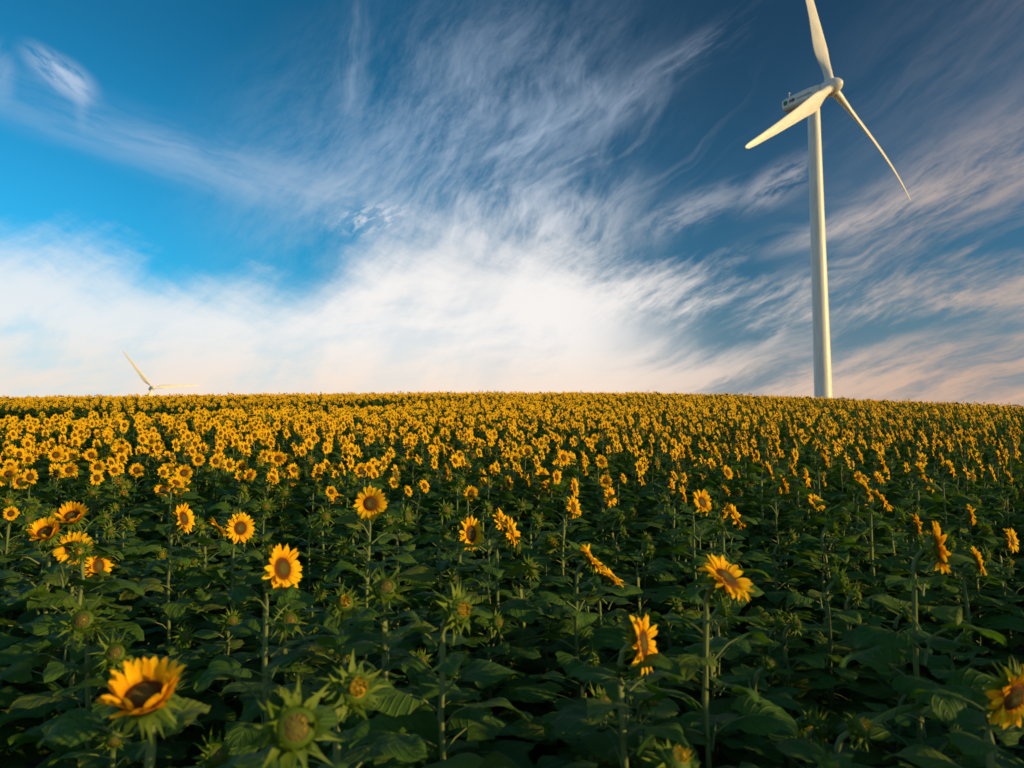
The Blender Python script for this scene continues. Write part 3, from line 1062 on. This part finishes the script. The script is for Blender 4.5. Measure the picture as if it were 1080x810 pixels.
def to_pixel(x, y, z):
    z = z - CAMZ
    d = y * math.cos(PITCH) + z * math.sin(PITCH)
    u = -y * math.sin(PITCH) + z * math.cos(PITCH)
    return 540 + FPX * x / d, 405 - FPX * u / d, d


plants = []                                     # x, y, head height, kind, azimuth, tilt, head scale, label or None
for rec in HEROES + [(*s, None, None) for s in SMALL]:
    px, py, size, kind, az, tilt, label = rec
    if label is None and px > 700 and kind == 'open':
        az = math.degrees(math.atan((px - 540) / FPX)) + rnd.uniform(76, 94)
    D = FPX * .2 / size
    best = None
    for k in np.linspace(.75, 1.35, 61):        # slide along the line of sight until the stem is a plausible length
        p = pixel_point(px, py, D * k)
        h = p[2] - float(ground(p[0], p[1]))
        bad = max(0, 1.10 - h, h - 1.62) * 8 + abs(math.log(k))
        if best is None or bad < best[0]:
            best = (bad, p, h, k)
    _, p, h, k = best
    if label and 'in front of two yellow' in label:
        k *= .68                                # a small head standing before bigger ones
    plants.append([p[0], p[1], h, kind, az if az is not None else 135, tilt if tilt is not None else rnd.uniform(5, 28), k, label])
n_hand = len(plants)
hand_xy = np.array([(p[0], p[1]) for p in plants])

# the sown rows
ROW, STEP = 0.62, 0.22
ang = R_(28)
cs, sn = math.cos(ang), math.sin(ang)
cells_a = np.arange(-140, 140, ROW)
cells_b = np.arange(-140, 140, STEP)
A, B = np.meshgrid(cells_a, cells_b)
A = A + nrng.normal(0, .14, A.shape)
B = B + nrng.uniform(-.12, .12, B.shape)
PX = (A * cs - B * sn).ravel()
PY = (A * sn + B * cs).ravel() + 30
half = 0.74 * PY
side_margin = np.where(PY < 20, 5.0, 3.0)
okm = (PY > 0.9) & (PY < 76) & (PX > -half - side_margin) & (PX < half + side_margin + 3.0)
okm &= nrng.random(PX.shape) > np.interp(np.hypot(PX, PY), [0, 8, 16], [.34, .30, .04])
PX, PY = PX[okm], PY[okm]
okm = ~in_gap(PX, PY)
PX, PY = PX[okm], PY[okm]
dd = np.hypot(PX[:, None] - hand_xy[None, :, 0], PY[:, None] - hand_xy[None, :, 1]).min(1)
okm = dd > np.where(PY < 7, .24, .17)
okm &= np.hypot(PX, PY) > 1.15
PX, PY = PX[okm], PY[okm]

order = np.argsort(np.hypot(PX, PY))
N_INDIV = 300
field = []
for i in order:
    x, y = float(PX[i]), float(PY[i])
    d = math.hypot(x, y)
    az = rnd.gauss(125, 15)
    tilt = rnd.gauss(11, 15)
    sc = rnd.uniform(.62, .94) if d < 20 else rnd.uniform(.80, 1.06)
    r = rnd.random()
    if d < 5.6:
        kind = 'bud'
        h = rnd.uniform(.80, 1.06)
        sc = rnd.uniform(.55, .8)
        if x > .80 * y + .5:                     # past the right edge of the view the crop stands full height
            kind, h = 'open', rnd.gauss(1.44, .08)
    elif d < 7.6:
        kind = 'open' if r < .10 else 'half' if r < .3 else 'bud'
        h = rnd.uniform(1.22, 1.42) if kind == 'open' else rnd.uniform(.95, 1.30)
        sc *= .9
    elif d < 12:
        kind = 'open' if r < .40 + .10 * (d - 7.6) else 'half' if r < .85 else 'bud'
        h = rnd.gauss(1.40, .08) if kind == 'open' else rnd.gauss(1.30, .08)
    else:
        kind = 'open' if r < .93 else 'half'
        h = rnd.gauss(1.42, .08)
    field.append([x, y, h, kind, az, tilt, sc, None])
indiv = list(plants)
stuff = []
for f in field:
    g0 = float(ground(f[0], f[1]))
    px, py, dep = to_pixel(f[0], f[1], g0 + f[2])
    inside = -10 < px < 1090 and py < 830
    if inside and len(indiv) < N_INDIV:
        indiv.append(f)
    else:
        stuff.append(f)

# ------------------------------------------------------------------ sunflowers: shared shapes
sr = random.Random(21)
HEADS = {'open': [], 'cup': [], 'half': [], 'bud': []}
for k in range(7):
    HEADS['open'].append([g.mesh(nm) for g, nm in zip(open_head(sr), ('flower_head', 'petal_ring', 'seed_disc'))])
for k in range(2):
    HEADS['cup'].append([g.mesh(nm) for g, nm in zip(open_head(sr, cup=.62), ('flower_head', 'petal_ring', 'seed_disc'))])
for k in range(4):
    HEADS['half'].append([g.mesh(nm) for g, nm in zip(budding_head(sr, .75), ('flower_head', 'petal_ring', 'seed_disc'))])
for k in range(3):
    HEADS['bud'].append([g.mesh(nm) for g, nm in zip(budding_head(sr, .1), ('flower_head', 'petal_ring', 'seed_disc'))])
LEAVES_NEAR = [foliage(sr, 24, 1.36, .20, 12, 11, size=.98).mesh('foliage') for k in range(9)]
LEAVES_MID = [foliage(sr, 18, 1.36, .35, 6, 5, size=1.12, pn=3).mesh('foliage') for k in range(6)]


def head_dir(az, tilt):
    return Vector((math.sin(R_(az)) * math.cos(R_(tilt)), math.cos(R_(az)) * math.cos(R_(tilt)), math.sin(R_(tilt))))


def stem_path(h, d, sc, rng, n=9):
    """from the soil up and over into the back of the head; the head's centre is at (0, 0, h)"""
    c = Vector((0, 0, h))
    end = c - d * (.030 * sc)
    flat = Vector((d.x, d.y, 0))
    fl = flat.normalized() if flat.length > 1e-3 else Vector((1, 0, 0))
    low = c - fl * (.055 * sc + .02) - Vector((0, 0, .13))
    foot = Vector((low.x * .6 + rng.uniform(-.05, .05), low.y * .6 + rng.uniform(-.05, .05), 0))
    pts = []
    for i in range(n - 4):
        t = i / (n - 4)
        p = foot.lerp(low, t)
        p.x += .012 * math.sin(t * 5 + h * 9)
        pts.append(p)
    ctrl = low + Vector((0, 0, .10)) + fl * (-.01)
    for t in (0, .3, .6, .85, 1):
        pts.append(low * (1 - t) ** 2 + ctrl * (2 * t * (1 - t)) + end * t * t)
    return pts


def zone(px):
    return 'left' if px < 360 else 'middle' if px < 720 else 'right'


KINDWORD = {'open': 'open golden', 'half': 'half open green rimmed', 'bud': 'closed green'}
for i, (x, y, h, kind, az, tilt, sc, label) in enumerate(indiv):
    g0 = float(ground(x, y))
    d = math.hypot(x, y)
    root = link('sunflower', None)
    root.location = (x, y, g0)
    root['category'] = 'sunflower'
    px, py, dep = to_pixel(x, y, g0 + h)
    if label:
        root['label'] = label
        root['group'] = 'big sunflowers of the foreground'
    else:
        if i >= n_hand and d < 5.6:
            row = 'low under the big foreground flowers'
        elif d < 8.0:
            row = 'in the loose middle rows'
        else:
            row = 'in the dense rows uphill'
        z_ = zone(px)
        place = {'left': 'below the distant turbine', 'middle': 'in mid field', 'right': 'below the tall turbine'}[z_]
        what = 'closed green sunflower bud' if kind == 'bud' else 'half open green rimmed sunflower' if kind == 'half' else 'small open golden sunflower'
        root['label'] = f'{what} {row} {place}'
        root['group'] = f'{what}s {row} {place}'
    dvec = head_dir(az, tilt)
    g = Geo()
    near = d < 5.5
    pts = stem_path(h, dvec, sc, rnd)
    r0 = rnd.uniform(.0105, .0135) * (1 if near else 1.0)
    tube(g, pts, [r0 * (1.05 - .35 * k / len(pts)) for k in range(len(pts))], 8 if near else 6, STEM, rnd.random())
    link('stem', g.mesh('stem'), root)
    fo = link('foliage', rnd.choice(LEAVES_NEAR if d < 6.5 else LEAVES_MID), root)
    mid = pts[4]
    fo.location = (mid.x, mid.y, 0)
    fo.rotation_euler = (rnd.uniform(-.04, .04), rnd.uniform(-.04, .04), rnd.uniform(0, 6.28))
    k = (h - .10) / 1.32
    w = rnd.uniform(.92, 1.15)
    fo.scale = (w, w, k)
    v = rnd.choice(HEADS[kind])
    hd = link('flower_head', v[0], root)
    q_ = dvec.to_track_quat('Z', 'Y') @ Matrix.Rotation(rnd.uniform(0, 6.28), 3, 'Z').to_quaternion()
    hd.rotation_mode = 'QUATERNION'
    hd.rotation_quaternion = q_
    hd.location = (0, 0, h)
    hd.scale = (sc, sc, sc)
    link('petal_ring', v[1], hd)
    link('seed_disc', v[2], hd)

# ------------------------------------------------------------------ the rest of the field: one mesh
def proto(rng, lod, kind):
    """a simplified plant, its head centre at (0,0,1.42) facing +X"""
    g = Geo()
    tilt = R_(rng.gauss(15, 9))
    d = Vector((math.cos(tilt), 0, math.sin(tilt)))
    c = Vector((0, 0, 1.42))
    M = d.to_track_quat('Z', 'Y').to_matrix() @ Matrix.Rotation(rng.uniform(0, 6.28), 3, 'Z')

    def put(sub):
        o = len(g.v)
        g.v.extend([M @ Vector(p) + c for p in sub.v])
        g.f.extend([tuple(i + o for i in f) for f in sub.f])
        g.m.extend(sub.m); g.r.extend(sub.r); g.b.extend(sub.b)
    h = Geo()
    Rd = rng.uniform(.042, .050) * (.96 if lod == 1 else .72)
    if lod == 1:
        seg, npet, nu = 9, 15, 3
    elif lod == 2:
        seg, npet, nu = 6, 11, 2
    else:
        seg, npet, nu = 5, 8, 2
    dome(h, Rd, 1, seg, [(0, -.03), (Rd, -.004)], BRACT, .4, True)
    dome(h, Rd, 1, seg, [(0, .012), (Rd * .6, .012), (Rd, 0.0)] if lod < 3 else [(0, .010), (Rd, .002)], DISC, .5)
    if kind == 'open':
        for k in range(npet):
            a = 2 * math.pi * k / npet + rng.uniform(-.12, .12)
            if nu == 3:
                blade_strip(h, a, Rd - .004, .058 * rng.uniform(.8, 1.15), .031, rng.uniform(.0, .5), rng.uniform(-.8, .3), PETAL, rng.random(), 4, .2, .003, rng.uniform(-.3, .3), 'petal', 0, 2)
            else:
                o = Vector((math.cos(a), math.sin(a), 0)); s = Vector((-o.y, o.x, 0))
                L = .062 * rng.uniform(.8, 1.15); e = rng.uniform(-.1, .5); w = .044 if lod == 3 else .034
                tip = o * (Rd + L * math.cos(e)) + Vector((0, 0, L * math.sin(e)))
                m_ = o * (Rd + L * .45) + Vector((0, 0, L * .3 * math.sin(e) + .004))
                h.add([o * (Rd - .006), m_ + s * w * .5, tip, m_ - s * w * .5], [(0, 1, 2, 3)], PETAL, rng.random(), [(0, 0, 0), (.45, 1, 0), (1, 0, 0), (.45, -1, 0)])
    else:
        for k in range(npet):
            a = 2 * math.pi * k / npet + rng.uniform(-.12, .12)
            blade_strip(h, a, Rd - .004, .06, .02, rng.uniform(-.1, .7), rng.uniform(-.5, .3), BRACT, rng.random(), 3, .1, -.005, 0, 'bract', 0, 2)
        for k in range(5):
            a = 2 * math.pi * k / 5
            blade_strip(h, a, Rd * .7, .035, .02, 1.6, .8, PETAL, rng.random(), 3, .1, .004, 0, 'petal', 0, 2)
    put(h)
    pts = [Vector((-.05, 0, 0)), Vector((-.07, .01, .7)), Vector((-.095, 0, 1.25)), Vector((-.075, 0, 1.385)), c - d * .03]
    tube(g, pts if lod < 3 else [pts[0], pts[2], pts[4]], [.013, .012, .010, .009, .008] if lod < 3 else [.014, .012, .010], 4 if lod == 1 else 3, STEM, rng.random())
    if lod == 1:
        f = foliage(rng, 14, 1.32, .45, 4, 3, True, 1.2, 3)
    elif lod == 2:
        f = foliage(rng, 11, 1.33, .60, 3, 3, False, 1.3)
    else:
        f = foliage(rng, 7, 1.33, .75, 3, 2, False, 1.45)
    o = len(g.v)
    g.v.extend([Vector(p) + Vector((-.07, 0, 0)) for p in f.v])
    g.f.extend([tuple(i + o for i in q_) for q_ in f.f])
    g.m.extend(f.m); g.r.extend(f.r); g.b.extend(f.b)
    return g.arrays()


pr = random.Random(5)
PROTOS = {}
for lod, n in ((1, 8), (2, 10), (3, 12)):
    PROTOS[lod, 'open'] = [proto(pr, lod, 'open') for _ in range(n)]
    PROTOS[lod, 'half'] = [proto(pr, lod, 'half') for _ in range(4)]
groups = {}
for f in stuff:
    d = math.hypot(f[0], f[1])
    lod = 1 if d < 20 else 2 if d < 36 else 3
    kind = 'open' if f[3] == 'open' else 'half'
    k = pr.randrange(len(PROTOS[lod, kind]))
    groups.setdefault((lod, kind, k), []).append(f)
VV, TT, MM, RR, BB = [], [], [], [], []
off = 0
for key, fl in groups.items():
    v, t, m, r, b = PROTOS[key[0], key[1]][key[2]]
    a = np.array([(f[0], f[1], f[2], f[4], f[6]) for f in fl])
    n = len(a)
    th = np.radians(90 - a[:, 3])
    s = a[:, 2] / 1.42
    c_, s_ = np.cos(th), np.sin(th)
    w = 1 + (a[:, 4] - 1) * .6
    x = v[None, :, 0] * w[:, None]
    y = v[None, :, 1] * w[:, None]
    vx = x * c_[:, None] - y * s_[:, None] + a[:, 0:1]
    vy = x * s_[:, None] + y * c_[:, None] + a[:, 1:2]
    vz = v[None, :, 2] * s[:, None] + ground(a[:, 0], a[:, 1])[:, None]
    VV.append(np.stack([vx, vy, vz], -1).reshape(-1, 3).astype(np.float32))
    TT.append((t[None] + (np.arange(n) * len(v))[:, None, None] + off).reshape(-1, 3))
    off += n * len(v)
    MM.append(np.tile(m, n))
    RR.append(np.clip(np.tile(r, n) * .6 + np.repeat(nrng.uniform(.08, .40, n), len(v)), 0, 1))
    BB.append(np.tile(b, (n, 1)))
VV, TT, MM, RR, BB = (np.concatenate(z_) for z_ in (VV, TT, MM, RR, BB))
me = bpy.data.meshes.new('sunflower_field')
me.vertices.add(len(VV))
me.vertices.foreach_set('co', VV.reshape(-1))
me.loops.add(TT.size)
me.loops.foreach_set('vertex_index', TT.reshape(-1).astype(np.int32))
me.polygons.add(len(TT))
me.polygons.foreach_set('loop_start', np.arange(0, TT.size, 3, dtype=np.int32))
for m_ in MATS:
    me.materials.append(m_)
me.polygons.foreach_set('material_index', MM.astype(np.int32))
a = me.attributes.new('rnd', 'FLOAT', 'POINT')
a.data.foreach_set('value', RR.astype(np.float32))
a = me.attributes.new('blade', 'FLOAT_VECTOR', 'POINT')
a.data.foreach_set('vector', BB.astype(np.float32).reshape(-1))
me.update(calc_edges=True)
fo = link('sunflower_crop', me)
fo['kind'] = 'stuff'
fo['label'] = 'dense mass of golden sunflowers covering the hill up to the skyline'
fo['category'] = 'sunflowers'
print('individual', len(indiv), 'stuff', len(stuff), 'tris', len(TT), [round(p[2], 2) for p in plants[:56]])
